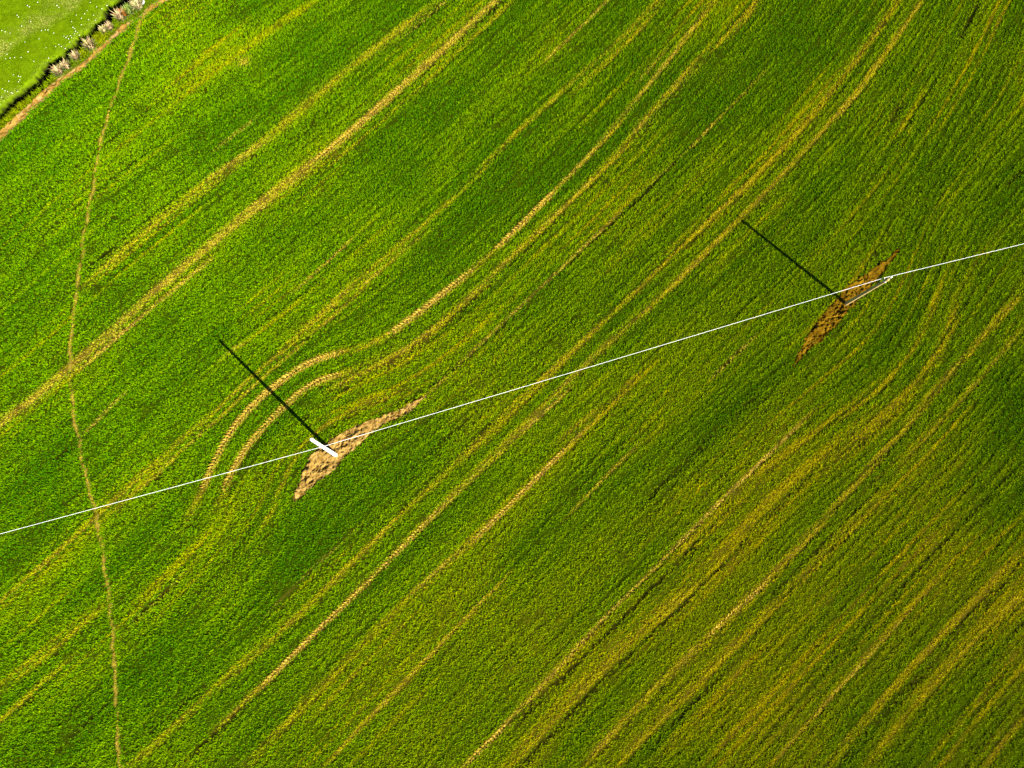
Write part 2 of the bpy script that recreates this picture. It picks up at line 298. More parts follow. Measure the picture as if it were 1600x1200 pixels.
def raster(P, pad, arrays):
    """signed offset t and arc length s to polyline P for cells within pad; returns big arrays"""
    T, S, D = arrays; D.fill(1e9); s0 = 0.0
    for a, b in zip(P[:-1], P[1:]):
        L = float(np.hypot(*(b - a)))
        if L < 1e-6: continue
        i0 = max(0, int((min(a[0], b[0]) - pad - X0) / CS)); i1 = min(NX, int((max(a[0], b[0]) + pad - X0) / CS) + 2)
        j0 = max(0, int((min(a[1], b[1]) - pad - Y0) / CS)); j1 = min(NY, int((max(a[1], b[1]) + pad - Y0) / CS) + 2)
        if i1 > i0 and j1 > j0:
            u = (b - a) / L
            rx = gx[None, i0:i1] - a[0]; ry = gy[j0:j1, None] - a[1]
            al = np.clip(rx * u[0] + ry * u[1], 0, L); tt = ry * u[0] - rx * u[1]
            d = np.hypot(rx - al * u[0], ry - al * u[1])
            sub = D[j0:j1, i0:i1]; m = d < sub
            sub[m] = d[m]; T[j0:j1, i0:i1][m] = np.where(tt >= 0, d, -d)[m]; S[j0:j1, i0:i1][m] = (s0 + al)[m]
        s0 += L
    return s0
scr = [np.zeros((NY, NX), np.float32) for _ in range(3)]
PX = 1 / 24.0                                   # metres for one photo pixel, on average
YEL = np.zeros((NY, NX), np.float32); TAN = YEL.copy(); DRK = YEL.copy()
lug_tracks, dirs = [], []
for pts, w, y, t, d, lug, sg_ in TR:
    P = relax(smooth(G(pts)), sg_); W = max(w * PX * (1.7 if d > 0.35 else 1.12), 0.085)
    Ls = raster(P, W * 3, scr); T, S, D = scr
    m = D < W * 3
    k = rng.uniform(0, 6.3, 4)
    s = S[m]; mod = 0.78 + 0.22 * np.sin(s * 0.55 + k[0]) * np.sin(s * 0.21 + k[1]) + 0.12 * np.sin(s * 1.7 + k[2])
    taper = np.clip(np.minimum(s, Ls - s) / min(2.0, Ls * 0.3) + 0.15, 0, 1)
    wob = T[m] + 0.015 * np.sin(s * 2.3 + k[3])
    prof = np.exp(-(np.abs(wob) / W) ** 2.6) * mod * taper
    YEL[m] = np.maximum(YEL[m], y * prof) + 0.25 * np.minimum(YEL[m], y * prof)
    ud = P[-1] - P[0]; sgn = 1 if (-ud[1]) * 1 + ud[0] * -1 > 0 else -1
    if y > 0.3: DRK[m] = np.maximum(DRK[m], (0.30 if P[:, 0].mean() < 4 else 0.5) * mod * taper * np.exp(-((sgn * wob - 1.3 * W) / max(0.35 * W, 0.05)) ** 2))  # neighbouring crop's shade on the sunward track edge, painted in as a dark line
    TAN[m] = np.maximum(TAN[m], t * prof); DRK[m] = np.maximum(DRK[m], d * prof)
    if lug: lug_tracks.append((P, W, t))
    if len(P) > 4: dirs.append((P[1:-1], (P[2:] - P[:-2])))
for Pg in (PATCH_A, PATCH_B): pass
# direction of the drill rows: weighted mean of the tracks' directions (double angle)
Q = np.vstack([p[::3] for p, _ in dirs]); V = np.vstack([v[::3] for _, v in dirs]); V /= np.linalg.norm(V, axis=1)[:, None]
c2, s2 = V[:, 0] ** 2 - V[:, 1] ** 2, 2 * V[:, 0] * V[:, 1]
cg = 25                                          # coarse cell = 2 m
cx = gx[::cg]; cy = gy[::cg]; CXX, CYY = np.meshgrid(cx, cy)
d2 = (CXX[..., None] - Q[:, 0]) ** 2 + (CYY[..., None] - Q[:, 1]) ** 2
w = np.exp(-d2 / (2 * 2.2 ** 2)) + 0.02 / (1 + d2 / 9.0) ** 1.5
A2, B2 = (w * c2).sum(-1), (w * s2).sum(-1)
def up(a):
    fi = np.clip((np.arange(NX)) / cg, 0, a.shape[1] - 1.001); fj = np.clip((np.arange(NY)) / cg, 0, a.shape[0] - 1.001)
    i = fi.astype(int); j = fj.astype(int); u = (fi - i)[None]; v = (fj - j)[:, None]
    return (a[j][:, i] * (1 - u) + a[j][:, i + 1] * u) * (1 - v) + (a[j + 1][:, i] * (1 - u) + a[j + 1][:, i + 1] * u) * v
nrm = np.hypot(A2, B2); TH = 0.5 * np.arctan2(up(B2 / nrm), up(A2 / nrm)); UX, UY = np.cos(TH).astype(np.float32), np.sin(TH).astype(np.float32)

def lic(nz, half, f=1):
    """smear noise along the rows; half = half length in metres, f = subsampling of the grid"""
    ux, uy = UX[::f, ::f], UY[::f, ::f]; h, wd = ux.shape; nz = nz[:h, :wd]
    acc = nz.copy(); n = max(2, int(half / (CS * f)))
    J, I = np.meshgrid(np.arange(h, dtype=np.float32), np.arange(wd, dtype=np.float32), indexing='ij')
    for sg in (1, -1):
        x, y = I.copy(), J.copy(); xi, yi = I.astype(int), J.astype(int)
        for _ in range(n):
            x += sg * ux[yi, xi]; y += sg * uy[yi, xi]
            xi = np.clip(x, 0, wd - 1).astype(int); yi = np.clip(y, 0, h - 1).astype(int)
            acc += nz[yi, xi]
    a = unit(acc)
    if f > 1: a = np.repeat(np.repeat(a, f, 0), f, 1)[:NY, :NX]; a = blur(np.pad(a, ((0, max(0, NY - a.shape[0])), (0, max(0, NX - a.shape[1]))), mode='edge'), f * 0.5)
    return unit(a)
fine = rng.standard_normal((NY, NX)); fine = unit(blur(fine, 0.7) - blur(fine, 2.2))
ROW = lic(fine.astype(np.float32), 1.3)
STR = lic(fine.astype(np.float32), 5.0)
LONG = lic(unit(blur(rng.standard_normal((NY, NX)), 0.65)).astype(np.float32), 18.0)
nf = 4; sh4 = (NY // nf + 1, NX // nf + 1)
MID = lic(noise(sh4, 0.9).astype(np.float32), 5.0, nf)
BROAD = lic(noise(sh4, 3.2).astype(np.float32), 14.0, nf)
PATCHY = noise((NY, NX), 28); SPECK = noise((NY, NX), 5)
GX, GY = np.meshgrid(gx, gy)
BL = np.zeros((NY, NX), np.float32)
for bx, by, lo, sh, am in BLOT:
    c = G([(bx, by)])[0]; th = TH[int(np.clip((c[1] - Y0) / CS, 0, NY - 1)), int(np.clip((c[0] - X0) / CS, 0, NX - 1))]
    dx, dy = GX - c[0], GY - c[1]; a = dx * math.cos(th) + dy * math.sin(th); b = -dx * math.sin(th) + dy * math.cos(th)
    BL += am * np.exp(-(a / (lo * PX)) ** 2 - (b / (sh * PX)) ** 2)
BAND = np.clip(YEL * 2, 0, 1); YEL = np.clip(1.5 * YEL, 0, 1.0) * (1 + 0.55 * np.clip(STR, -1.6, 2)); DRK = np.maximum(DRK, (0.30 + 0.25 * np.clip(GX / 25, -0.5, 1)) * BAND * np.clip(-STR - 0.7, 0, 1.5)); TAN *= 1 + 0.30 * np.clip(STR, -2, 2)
lane = np.clip(0.55 + 0.5 * BROAD + 0.4 * PATCHY, 0, 1.3)              # thin drill lines, stronger in some strips than others
YEL = np.clip(YEL + 0.40 * lane * np.clip(1 + 1.0 * BL, 0.1, 1) * np.clip(LONG - 0.5, 0, 2.0) + 0.04 * STR + 0.215 + 0.15 * np.clip((12 - GY) / 20, -0.4, 1) * np.clip((GX + 14) / 12, 0.2, 1) + 0.06 * MID + 0.05 * BROAD + 0.05 * PATCHY + np.where(BL > 0, 0.26, 0.29) * BL, 0, 1.2)
DRK = np.clip(DRK + 0.42 * np.clip(lane, 0.3, 1) * np.clip(-LONG - 0.9, 0, 2), 0, 1.3)

# ditch, verge, dirt path, trail
dit = smooth(G(DITCH)); _d = dit[1] - dit[0]; _e = dit[-1] - dit[-2]
dit = np.vstack([dit[0] - _d / np.hypot(*_d) * 40, dit, dit[-1] + _e / np.hypot(*_e) * 40])
raster(dit, 14.0, scr); DIT_T = np.where(scr[2] < 1e8, scr[0] + 0.10 * np.sin(scr[1] * 1.3) * np.sin(scr[1] * 0.53 + 1) + 0.04 * np.sin(scr[1] * 4.1), 99.0).copy()     # >0 on the meadow side
far = scr[2] > 1e8
u = (dit[-2] - dit[1]); u /= np.hypot(*u)
DIT_T[far] = np.where((GY[far] - dit[1][1]) * u[0] - (GX[far] - dit[1][0]) * u[1] > 0, 99, -99)
pth = smooth(G(PATH)); pth_len = np.concatenate([[0], np.cumsum(np.hypot(*np.diff(pth, axis=0).T))]); raster(pth, 6.0, scr); PTH_D = scr[2].copy(); PTH_T = np.where(scr[2] < 1e8, scr[0], 99).copy(); PTH_S = scr[1].copy()
trl = smooth(G(TRAIL), 0.3)
trl += np.stack([0.05 * np.sin(np.arange(len(trl)) * 0.9), np.zeros(len(trl))], 1)
raster(trl, 1.0, scr); TRL_D = scr[2].copy(); TRL_S = scr[1].copy()
def inside(poly):
    p = np.asarray(poly); r = np.zeros(GX.shape, bool); j = len(p) - 1
    for i in range(len(p)):
        xi, yi = p[i]; xj, yj = p[j]
        if yi != yj: r ^= ((yi > GY) != (yj > GY)) & (GX < (xj - xi) * (GY - yi) / (yj - yi) + xi)
        j = i
    return r
PA, PB = G(PATCH_A), G(PATCH_B)
jx = 0.06 * noise((NY, NX), 2)
in_a, in_b = inside(PA), inside(PB)
_wp = [((-60, 258), .26), ((0, 207), .26), ((60, 151), .23), ((110, 111), .17), ((150, 78), .14), ((178, 56), .10), ((190, 45), .19), ((205, 33), .10), ((222, 22), .09), ((240, 8), .14), ((258, -2), .15)]
_ws = [pth_len[int(np.argmin(np.hypot(*(pth - G([q])[0]).T)))] for q, _ in _wp]
path_w = np.clip(np.interp(PTH_S, _ws, [v for _, v in _wp]) + 0.025 * np.sin(PTH_S * 1.1) + 0.02 * np.sin(PTH_S * 2.7 + 1), 0.05, 0.4)
s_gap = 0
BARE = np.zeros((NY, NX), np.float32)
BARE = np.clip((blur((in_a | in_b).astype(float), 1.1) + 0.08 * noise((NY, NX), 1.5) - 0.15) / 0.4, 0, 1)
BARE[PTH_D + jx * 0.5 < path_w] = 1
trail_w = np.where(TRL_S < 5, 0.11, 0.075) + 0.018 * np.sin(TRL_S * 1.3) + 0.01 * np.sin(TRL_S * 3.1)
TRAIL_M = TRL_D + 0.3 * jx < trail_w


meadow = DIT_T > 0.46
verge = (DIT_T <= -0.44) & (PTH_T > 0) & (PTH_D >= path_w) & (DIT_T > -6)
ditch = np.abs(DIT_T) < 0.46
field = ~(meadow | verge | ditch)

corners = G([(0, 0), (1600, 0), (1600, 1200), (0, 1200)])
cen = corners.mean(0); hull = corners + (corners - cen) / np.linalg.norm(corners - cen, axis=1)[:, None] * 10.5
def in_hull(x, y):
    r = np.ones(x.shape, bool)
    for a, b in zip(hull, np.roll(hull, -1, 0)):
        r &= (b[0] - a[0]) * (y - a[1]) - (b[1] - a[1]) * (x - a[0]) < 0
    return r
# ------------------------------------------------------------------ ground: one sheet to the horizon
st = 2
ix = np.arange(0, NX, st); iy = np.arange(0, NY, st)
ext = np.array([1.5, 4, 9, 18, 35, 70, 150, 320, 700, 1500, 3000.0])
vx = np.concatenate([gx[0] - ext[::-1], gx[ix], gx[ix[-1]] + ext]); vy = np.concatenate([gy[0] - ext[::-1], gy[iy], gy[iy[-1]] + ext])
HZ = 0.015 * noise((NY, NX), 3) - 0.03 * np.clip(TAN + DRK, 0, 1) - 0.10 * (in_a | in_b)
HZ = np.where(ditch | (np.abs(DIT_T) < 0.6), HZ - 1.2 / (1 + np.exp((np.abs(DIT_T) - 0.46) / 0.025)), HZ)
HZ = HZ - 0.06 * (PTH_D < path_w * 0.9)
soil = np.array([0.018, 0.027, 0.0006]); straw = np.array([0.11, 0.07, 0.010]); shaded_mud = np.array([0.005, 0.004, 0.0025])  # ditch mud set near black, the bank's shadow put into its colour
GC = np.repeat(soil[None, None], NY, 0).repeat(NX, 1)
def mixc(Cc, c, f): return Cc * (1 - f[..., None]) + np.asarray(c) * f[..., None]
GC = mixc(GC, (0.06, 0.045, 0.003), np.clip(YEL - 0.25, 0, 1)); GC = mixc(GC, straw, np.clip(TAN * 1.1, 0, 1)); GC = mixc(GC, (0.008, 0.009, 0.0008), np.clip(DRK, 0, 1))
GC = mixc(GC, np.array([0.17, 0.13, 0.015]), TRAIL_M.astype(float))
mead_c = np.array([0.07, 0.115, 0.001])
GC[meadow] = mead_c; GC[verge] = (0.04, 0.05, 0.003); GC = mixc(GC, shaded_mud, np.clip((0.54 - np.abs(DIT_T)) / 0.06, 0, 1)); GC[in_a] = (0.10, 0.06, 0.012); GC[in_b] = (0.05, 0.028, 0.002); GC[PTH_D < path_w] = (0.3, 0.18, 0.06)
GC[~in_hull(GX, GY) & field] = (0.036, 0.053, 0.0008)
nvx, nvy = len(vx), len(vy); e = len(ext)
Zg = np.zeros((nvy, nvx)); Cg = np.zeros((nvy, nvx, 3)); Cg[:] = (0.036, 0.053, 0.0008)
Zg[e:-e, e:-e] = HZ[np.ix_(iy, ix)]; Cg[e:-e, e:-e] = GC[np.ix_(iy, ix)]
VX, VY = np.meshgrid(vx, vy)
side = (VY - dit[1][1]) * u[0] - (VX - dit[1][0]) * u[1] > 0
out = np.ones((nvy, nvx), bool); out[e:-e, e:-e] = False
Cg[out & side] = mead_c
idx = np.arange(nvx * nvy).reshape(nvy, nvx)
quads = np.stack([idx[:-1, :-1], idx[:-1, 1:], idx[1:, 1:], idx[1:, :-1]], -1).reshape(-1, 4)
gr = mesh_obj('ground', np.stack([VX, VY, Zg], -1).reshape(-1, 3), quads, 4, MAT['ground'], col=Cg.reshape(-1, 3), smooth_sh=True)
tag(gr, kind='structure')

# ------------------------------------------------------------------ bare soil: clodded sheets lying in the crop
def soil_sheet(name, poly, cs, inside_fn, hfun, mat, z0=0.02):
    lo, hi = poly.min(0) - 0.4, poly.max(0) + 0.4
    nx_, ny_ = int((hi[0] - lo[0]) / cs), int((hi[1] - lo[1]) / cs)
    x = lo[0] + np.arange(nx_) * cs; y = lo[1] + np.arange(ny_) * cs; XX, YY = np.meshgrid(x, y)
    m = inside_fn(XX, YY); z = z0 + hfun(XX, YY)
    id_ = np.arange(nx_ * ny_).reshape(ny_, nx_)
    q = np.stack([id_[:-1, :-1], id_[:-1, 1:], id_[1:, 1:], id_[1:, :-1]], -1)[m[:-1, :-1]].reshape(-1, 4)
    used, inv = np.unique(q, return_inverse=True)
    Vv = np.stack([XX, YY, z], -1).reshape(-1, 3)[used]
    return tag(mesh_obj(name, Vv, inv.reshape(-1, 4), 4, mat, smooth_sh=False), kind='structure')
def poly_in(poly, jit):
    def f(XX, YY):
        sh = XX.shape; xx = XX + jit * noise(sh, 3); yy = YY + jit * noise(sh, 3); r = np.zeros(sh, bool); j = len(poly) - 1
        for i in range(len(poly)):
            xi, yi = poly[i]; xj, yj = poly[j]
            if yi != yj: r ^= ((yi > yy) != (yj > yy)) & (xx < (xj - xi) * (yy - yi) / (yj - yi) + xi)
            j = i
        return r
    return f
def clods(amp):
    def f(XX, YY):
        sh = XX.shape
        big = noise(sh, 7.0); mid = noise(sh, 3.4); med = noise(sh, 1.7); sm = noise(sh, 0.8); ridge = 1 - np.abs(noise(sh, 4.5)); loc = np.clip(0.85 + 0.28 * noise(sh, 12), 0.45, 1.35)
        return amp * (0.012 * big + loc * (0.016 * mid + 0.020 * med + 0.012 * sm + 0.024 * ridge))
    return f
soil_sheet('bare_soil', PA, 0.035, poly_in(PA, 0.05), clods(1.45), MAT['pale_soil'], 0.0)
soil_sheet('bare_soil', PB, 0.035, poly_in(PB, 0.05), clods(1.6), MAT['brown_soil'], -0.01)
def path_in(XX, YY):
    i = np.clip((XX - X0) / CS, 0, NX - 1).astype(int); j = np.clip((YY - Y0) / CS, 0, NY - 1).astype(int)
    px = PTH_S[j, i]; brk = np.abs(px - GAP) > 0.3
    return (PTH_D[j, i] < path_w[j, i] + 0.05 * noise(XX.shape, 3)) & brk
_g = G([(179, 55)])[0]; _i = int((_g[0] - X0) / CS); _j = int((_g[1] - Y0) / CS); GAP = float(PTH_S[_j, _i])
pin = pth[(pth[:, 0] > X0 + 1) & (pth[:, 1] < Y1 - 1)]
soil_sheet('dirt_path', pin, 0.045, path_in, clods(0.9), MAT['path_soil'], 0.0)

# ------------------------------------------------------------------ plants as leaf triangles
def look(F, x, y):
    return F[np.clip((y - Y0) / CS, 0, NY - 1).astype(int), np.clip((x - X0) / CS, 0, NX - 1).astype(int)]
def scatter(sp):
    x, y = np.meshgrid(np.arange(X0, X1, sp), np.arange(Y0, Y1, sp)); x = x.ravel(); y = y.ravel()
    x = x + rng.uniform(-.5, .5, len(x)) * sp; y = y + rng.uniform(-.5, .5, len(y)) * sp
    k = in_hull(x, y); return x[k], y[k]
def leaves(x, y, z, n, length, width, lean, col, az=None, colvar=0.25):
    """n triangles per clump; length, width, lean per clump; returns verts, colours"""
    N = len(x) * n; r = lambda a: np.repeat(a, n)
    a = rng.uniform(0, 2 * np.pi, N) if az is None else r(az) + rng.normal(0, 0.6, N)
    L = r(length) * rng.uniform(0.65, 1.25, N); ln = np.clip(r(lean) * rng.uniform(0.5, 1.4, N), 0, 1.45); W = r(width) * rng.uniform(0.7, 1.3, N)
    ba = rng.uniform(0, 2 * np.pi, N); br = rng.uniform(0, 0.045, N)
    bx, by, bz = r(x) + br * np.cos(ba), r(y) + br * np.sin(ba), r(z)
    sa = a + np.pi / 2 + rng.normal(0, 0.5, N); dx, dy = np.cos(sa) * W / 2, np.sin(sa) * W / 2
    hx, hy, hz = np.cos(a) * np.sin(ln) * L, np.sin(a) * np.sin(ln) * L, np.cos(ln) * L
    Vv = np.empty((N, 3, 3), np.float32)
    Vv[:, 0] = np.stack([bx - dx, by - dy, bz], 1); Vv[:, 1] = np.stack([bx + dx, by + dy, bz], 1); Vv[:, 2] = np.stack([bx + hx, by + hy, bz + hz], 1)
    cc = np.repeat(col, n, 0) * np.exp(rng.normal(0, colvar, N))[:, None]
    return Vv, cc
def leaf_obj(name, parts, mat, parent=None):
    Vv = np.concatenate([p[0] for p in parts]); cc = np.concatenate([p[1] for p in parts])
    return mesh_obj(name, Vv.reshape(-1, 3), np.arange(len(Vv) * 3), 3, mat, parent, col=np.repeat(cc, 3, 0))

# the cereal crop
x, y = scatter(0.115)
row = look(ROW, x, y); k = look(field, x, y) & (look(BARE, x, y) < rng.uniform(0.02, 0.98, len(x))) & ~look(TRAIL_M, x, y)
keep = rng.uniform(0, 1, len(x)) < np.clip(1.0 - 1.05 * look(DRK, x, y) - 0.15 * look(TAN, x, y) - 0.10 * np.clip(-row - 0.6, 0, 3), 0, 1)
k &= keep; x, y, row = x[k], y[k], row[k]
yel, tan_, drk, mid = look(YEL, x, y), look(TAN, x, y), look(DRK, x, y), look(MID, x, y)
g_deep, g_mid, g_yel, c_tan = np.array([0.044, 0.126, 0.0003]), np.array([0.120, 0.208, 0.0003]), np.array([0.275, 0.250, 0.0006]), np.array([0.46, 0.32, 0.042])
f = np.clip(yel + rng.normal(0, 0.05, len(x)) + 0.03 * row, 0, 1.1)
col = np.where((f < 0.3)[:, None], g_deep + (g_mid - g_deep) * (f / 0.3)[:, None], g_mid + (g_yel - g_mid) * np.clip((f - 0.3) / 0.75, 0, 1)[:, None])
col = col * np.stack([np.ones(len(x)), 1 + 0.16 * np.clip((8 - x) / 28, -0.3, 1), np.ones(len(x))], 1)     # light fall-off across the field put into leaf colour, greener towards the ditch
tf = np.clip(tan_ * 1.15 + rng.normal(0, 0.15, len(x)) * (tan_ > 0.1), 0, 1)
col = col * (1 - tf)[:, None] + c_tan * tf[:, None]
h = 0.155 * (1 + (0.24 + 0.15 * np.clip((x - 2) / 30, -1, 1)) * np.clip(row, -2, 2) + 0.08 * mid) * (1 - 0.15 * np.clip(yel - 0.35, 0, 1)) * (1 - 0.45 * tf)
lean = 0.76 + 0.45 * tf + 0.25 * np.clip(yel - 0.4, 0, 1)
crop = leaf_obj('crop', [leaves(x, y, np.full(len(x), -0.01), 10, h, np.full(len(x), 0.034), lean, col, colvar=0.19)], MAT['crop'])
tag(crop, 'green young cereal crop in drilled rows with yellow wheel tracks', 'crop', kind='stuff')

# crushed straw pressed into chevrons by the tyre lugs
lv, lc = [], []
for P, W, t in lug_tracks:
    seg = np.diff(P, axis=0); L = np.hypot(seg[:, 0], seg[:, 1]); cum = np.concatenate([[0], np.cumsum(L)])
    s = np.arange(0.05, cum[-1], 0.21); n = len(s)
    cxp, cyp = np.interp(s, cum, P[:, 0]), np.interp(s, cum, P[:, 1])
    si = np.clip(np.searchsorted(cum, s) - 1, 0, len(seg) - 1); uu = seg[si] / L[si][:, None]
    for sg in (1, -1):
        for kx in range(4):
            ends = np.clip(np.minimum(s, cum[-1] - s) / 0.9, 0.1, 1); keepm = rng.uniform(0, 1, n) < (0.45 + 0.3 * t) * ends * np.clip(0.85 + 0.3 * np.sin(s * 0.8 + kx), 0.5, 1)
            off = sg * (0.02 + rng.uniform(0, 0.05, n)); nx2, ny2 = -uu[:, 1], uu[:, 0]
            ang = np.arctan2(uu[:, 1], uu[:, 0]) + sg * 0.9 + rng.normal(0, 0.12, n)
            jit = rng.normal(0, 0.018, n)
            xb = cxp + nx2 * off + uu[:, 0] * jit; yb = cyp + ny2 * off + uu[:, 1] * jit
            ll = W * 1.25 * rng.uniform(0.7, 1.15, n); ww = rng.uniform(0.02, 0.045, n)
            z = rng.uniform(0.035, 0.06, n)
            v = np.empty((n, 3, 3), np.float32); px_, py_ = -np.sin(ang) * ww, np.cos(ang) * ww
            v[:, 0] = np.stack([xb - px_, yb - py_, z], 1); v[:, 1] = np.stack([xb + px_, yb + py_, z], 1)
            v[:, 2] = np.stack([xb + np.cos(ang) * ll, yb + np.sin(ang) * ll, z + 0.05], 1)
            lv.append(v[keepm]); lc.append((np.array([0.40, 0.25, 0.035]) * np.exp(rng.normal(0, 0.2, n))[:, None])[keepm])
straw_o = leaf_obj('crushed_straw', [(np.concatenate(lv), np.concatenate(lc))], MAT['crop'])
tag(straw_o, 'flattened straw pressed in chevrons along the tyre tracks', 'straw', kind='stuff')

# ragged leaves hanging over the edge of trail, path and patches; dry stubble on the bare ground
_sg = np.hypot(*np.diff(trl, axis=0).T); _cm = np.concatenate([[0], np.cumsum(_sg)])
sv = rng.uniform(0, _cm[-1], int(_cm[-1] * 34)); tw = 0.042 * (1 + 0.35 * np.sin(sv * 0.5) * np.sin(sv * 0.17 + 1)) * np.where(sv < 5, 1.7, 1.0)
ov = rng.normal(0, 1, len(sv)) * tw
si = np.clip(np.searchsorted(_cm, sv) - 1, 0, len(_sg) - 1); tu = np.diff(trl, axis=0)[si] / _sg[si][:, None]
x = np.interp(sv, _cm, trl[:, 0]) - tu[:, 1] * ov; y = np.interp(sv, _cm, trl[:, 1]) + tu[:, 0] * ov
gm = np.clip(0.30 + 0.30 * np.sin(sv * 0.31 + 2) + 0.25 * np.sin(sv * 1.1) + rng.normal(0, 0.15, len(sv)), 0, 0.85)[:, None]
colt = (np.array([0.37, 0.28, 0.028]) * (1 - gm) + np.array([0.17, 0.20, 0.004]) * gm) * np.exp(rng.normal(0, 0.2, len(x)))[:, None]
stub = leaf_obj('trodden_grass', [leaves(x, y, np.full(len(x), -0.01), 4, np.full(len(x), 0.09), np.full(len(x), 0.03), np.full(len(x), 1.15), colt)], MAT['crop'])
tag(stub, 'pale trodden grass on the narrow winding footpath', 'grass', kind='stuff')

# meadow beyond the ditch
x, y = scatter(0.085)
k = look(meadow, x, y); x, y = x[k], y[k]
pal = G([(-20, 88), (30, 55), (60, 35), (100, 8), (130, -15)]); raster(smooth(pal), 3.0, scr)
PALE = np.exp(-(scr[2] / 0.75) ** 2) * (0.75 + 0.18 * SPECK)
pal2 = G([(-20, 165), (20, 143), (50, 122), (75, 98)]); raster(smooth(pal2), 3.0, scr); PALE = np.maximum(PALE, 0.8 * np.exp(-(scr[2] / 0.4) ** 2) * (0.6 + 0.3 * SPECK))
PALE = np.clip(PALE * 1.35 + 0.14 * np.sin(DIT_T * 1.9 + 1.0) + 0.10 * PATCHY + 0.09 * SPECK + 0.08 * MID, 0, 0.85)
pf = look(PALE, x, y)
col = np.array([0.088, 0.158, 0.001]) * (1 - pf)[:, None] + np.array([0.18, 0.175, 0.04]) * pf[:, None]
dm = look(DIT_T, x, y); col = col * 1.12 * np.exp(0.11 * look(SPECK, x, y) + 0.10 * np.sin(dm * 2.6 + 0.8 * look(PATCHY, x, y)) + 0.07 * np.sin(dm * 6.1))[:, None]
mg = leaf_obj('meadow_grass', [leaves(x, y, np.full(len(x), -0.01), 5, 0.06 + 0.04 * np.exp(-((look(DIT_T, x, y) - 0.5) / 0.18) ** 2), np.full(len(x), 0.035), np.full(len(x), 0.8), col, colvar=0.2)], MAT['meadow'])
tag(mg, 'short bright green meadow grass beyond the ditch', 'grass', kind='stuff')

# weedy verge between ditch and dirt path
x, y = scatter(0.10)
k = look(verge, x, y) & (look(BARE, x, y) < 0.5); x, y = x[k], y[k]
dn = look(DIT_T, x, y); nearb = np.exp(-((dn + 0.65) / 0.25) ** 2); sp = look(SPECK, x, y)
col = np.array([0.085, 0.150, 0.001]) + np.clip(0.4 * sp + 0.3, 0, 1)[:, None] * np.array([0.06, 0.03, 0.0])
hh = 0.13 + 0.22 * nearb * (0.8 + 0.3 * sp)
vg = leaf_obj('verge_weeds', [leaves(x, y, np.full(len(x), -0.02), 6, np.clip(hh, 0.08, 0.5), np.full(len(x), 0.04), np.full(len(x), 0.6), col)], MAT['meadow'])
tag(vg, 'rough green weeds between the dark ditch and the dirt path', 'weeds', kind='stuff')

# ------------------------------------------------------------------ dry reed tussocks along the ditch
def blades(n, hgt, rad, colA, colB, lean0):
    a = rng.uniform(0, 2 * np.pi, n); r0 = rad * 0.45 * np.sqrt(rng.uniform(0, 1, n)); L = hgt * rng.uniform(0.45, 1.35, n)
    ln = np.clip(rng.normal(lean0, 0.30, n), 0.05, 1.3); w_ = rng.uniform(0.014, 0.036, n)
    bx, by = r0 * np.cos(a), r0 * np.sin(a); ca, sa = np.cos(a), np.sin(a); pxx, pyy = -sa * w_, ca * w_
    mx_, my_, mz_ = bx + ca * np.sin(ln * 0.5) * L * .55, by + sa * np.sin(ln * 0.5) * L * .55, np.cos(ln * 0.5) * L * .55
    tx, ty, tz = mx_ + ca * np.sin(ln * 1.4) * L * .5, my_ + sa * np.sin(ln * 1.4) * L * .5, mz_ + np.cos(ln * 1.4) * L * .5
    z0 = np.full(n, -0.05)
    v = np.stack([np.stack([bx - pxx, by - pyy, z0], 1), np.stack([bx + pxx, by + pyy, z0], 1), np.stack([mx_ + pxx, my_ + pyy, mz_], 1), np.stack([mx_ - pxx, my_ - pyy, mz_], 1), np.stack([tx, ty, tz], 1)], 1)
    b = np.arange(n)[:, None] * 5
    tri = np.concatenate([b + np.array([0, 1, 2]), b + np.array([0, 2, 3]), b + np.array([3, 2, 4])])
    m = rng.uniform(0, 1, n)[:, None]; c = (np.array(colA) * (1 - m) + np.array(colB) * m)
    return v.reshape(-1, 3), tri, np.repeat(c, 5, 0)
DRY = ((0.25, 0.165, 0.08), (0.42, 0.31, 0.165)); GRN = ((0.11, 0.17, 0.02), (0.22, 0.27, 0.07)); RUST = ((0.30, 0.09, 0.01), (0.36, 0.14, 0.02)); CREAM = ((0.36, 0.28, 0.13), (0.48, 0.38, 0.20))
TUS = [(86, 107, .62, .50, DRY, 'wide dry reed tussock beside the longest open stretch of ditch'),
       (97, 98, .55, .42, DRY, 'dry reed tussock leaning over the ditch, touching the wide one from behind'),
       (112, 84, .55, .42, DRY, 'dry pinkish reed tussock standing alone between two wider gaps of dark ditch'),
       (135, 67, .68, .50, DRY, 'tall spiky straw reed tussock beside the rounded dark hollow of the ditch'),
       (156, 42, .42, .32, CREAM, 'small greyish cream reed tuft on the narrow reach of the ditch'),
       (165, 38, .45, .36, DRY, 'small tan reed tuft with reddish base behind the greyish cream one'),
       (182, 22, .66, .48, DRY, 'pinkish straw tussock with pale green blades below it'),
       (187, 18, .50, .30, RUST, 'rusty orange tuft between the pinkish tussock and a pale green one'),
       (194, 13, .60, .40, GRN, 'pale green reed tussock with thin arching blades above the rusty tuft'),
       (209, 4, .62, .55, CREAM, 'thick cream tussock next to the white curved plastic scrap')]
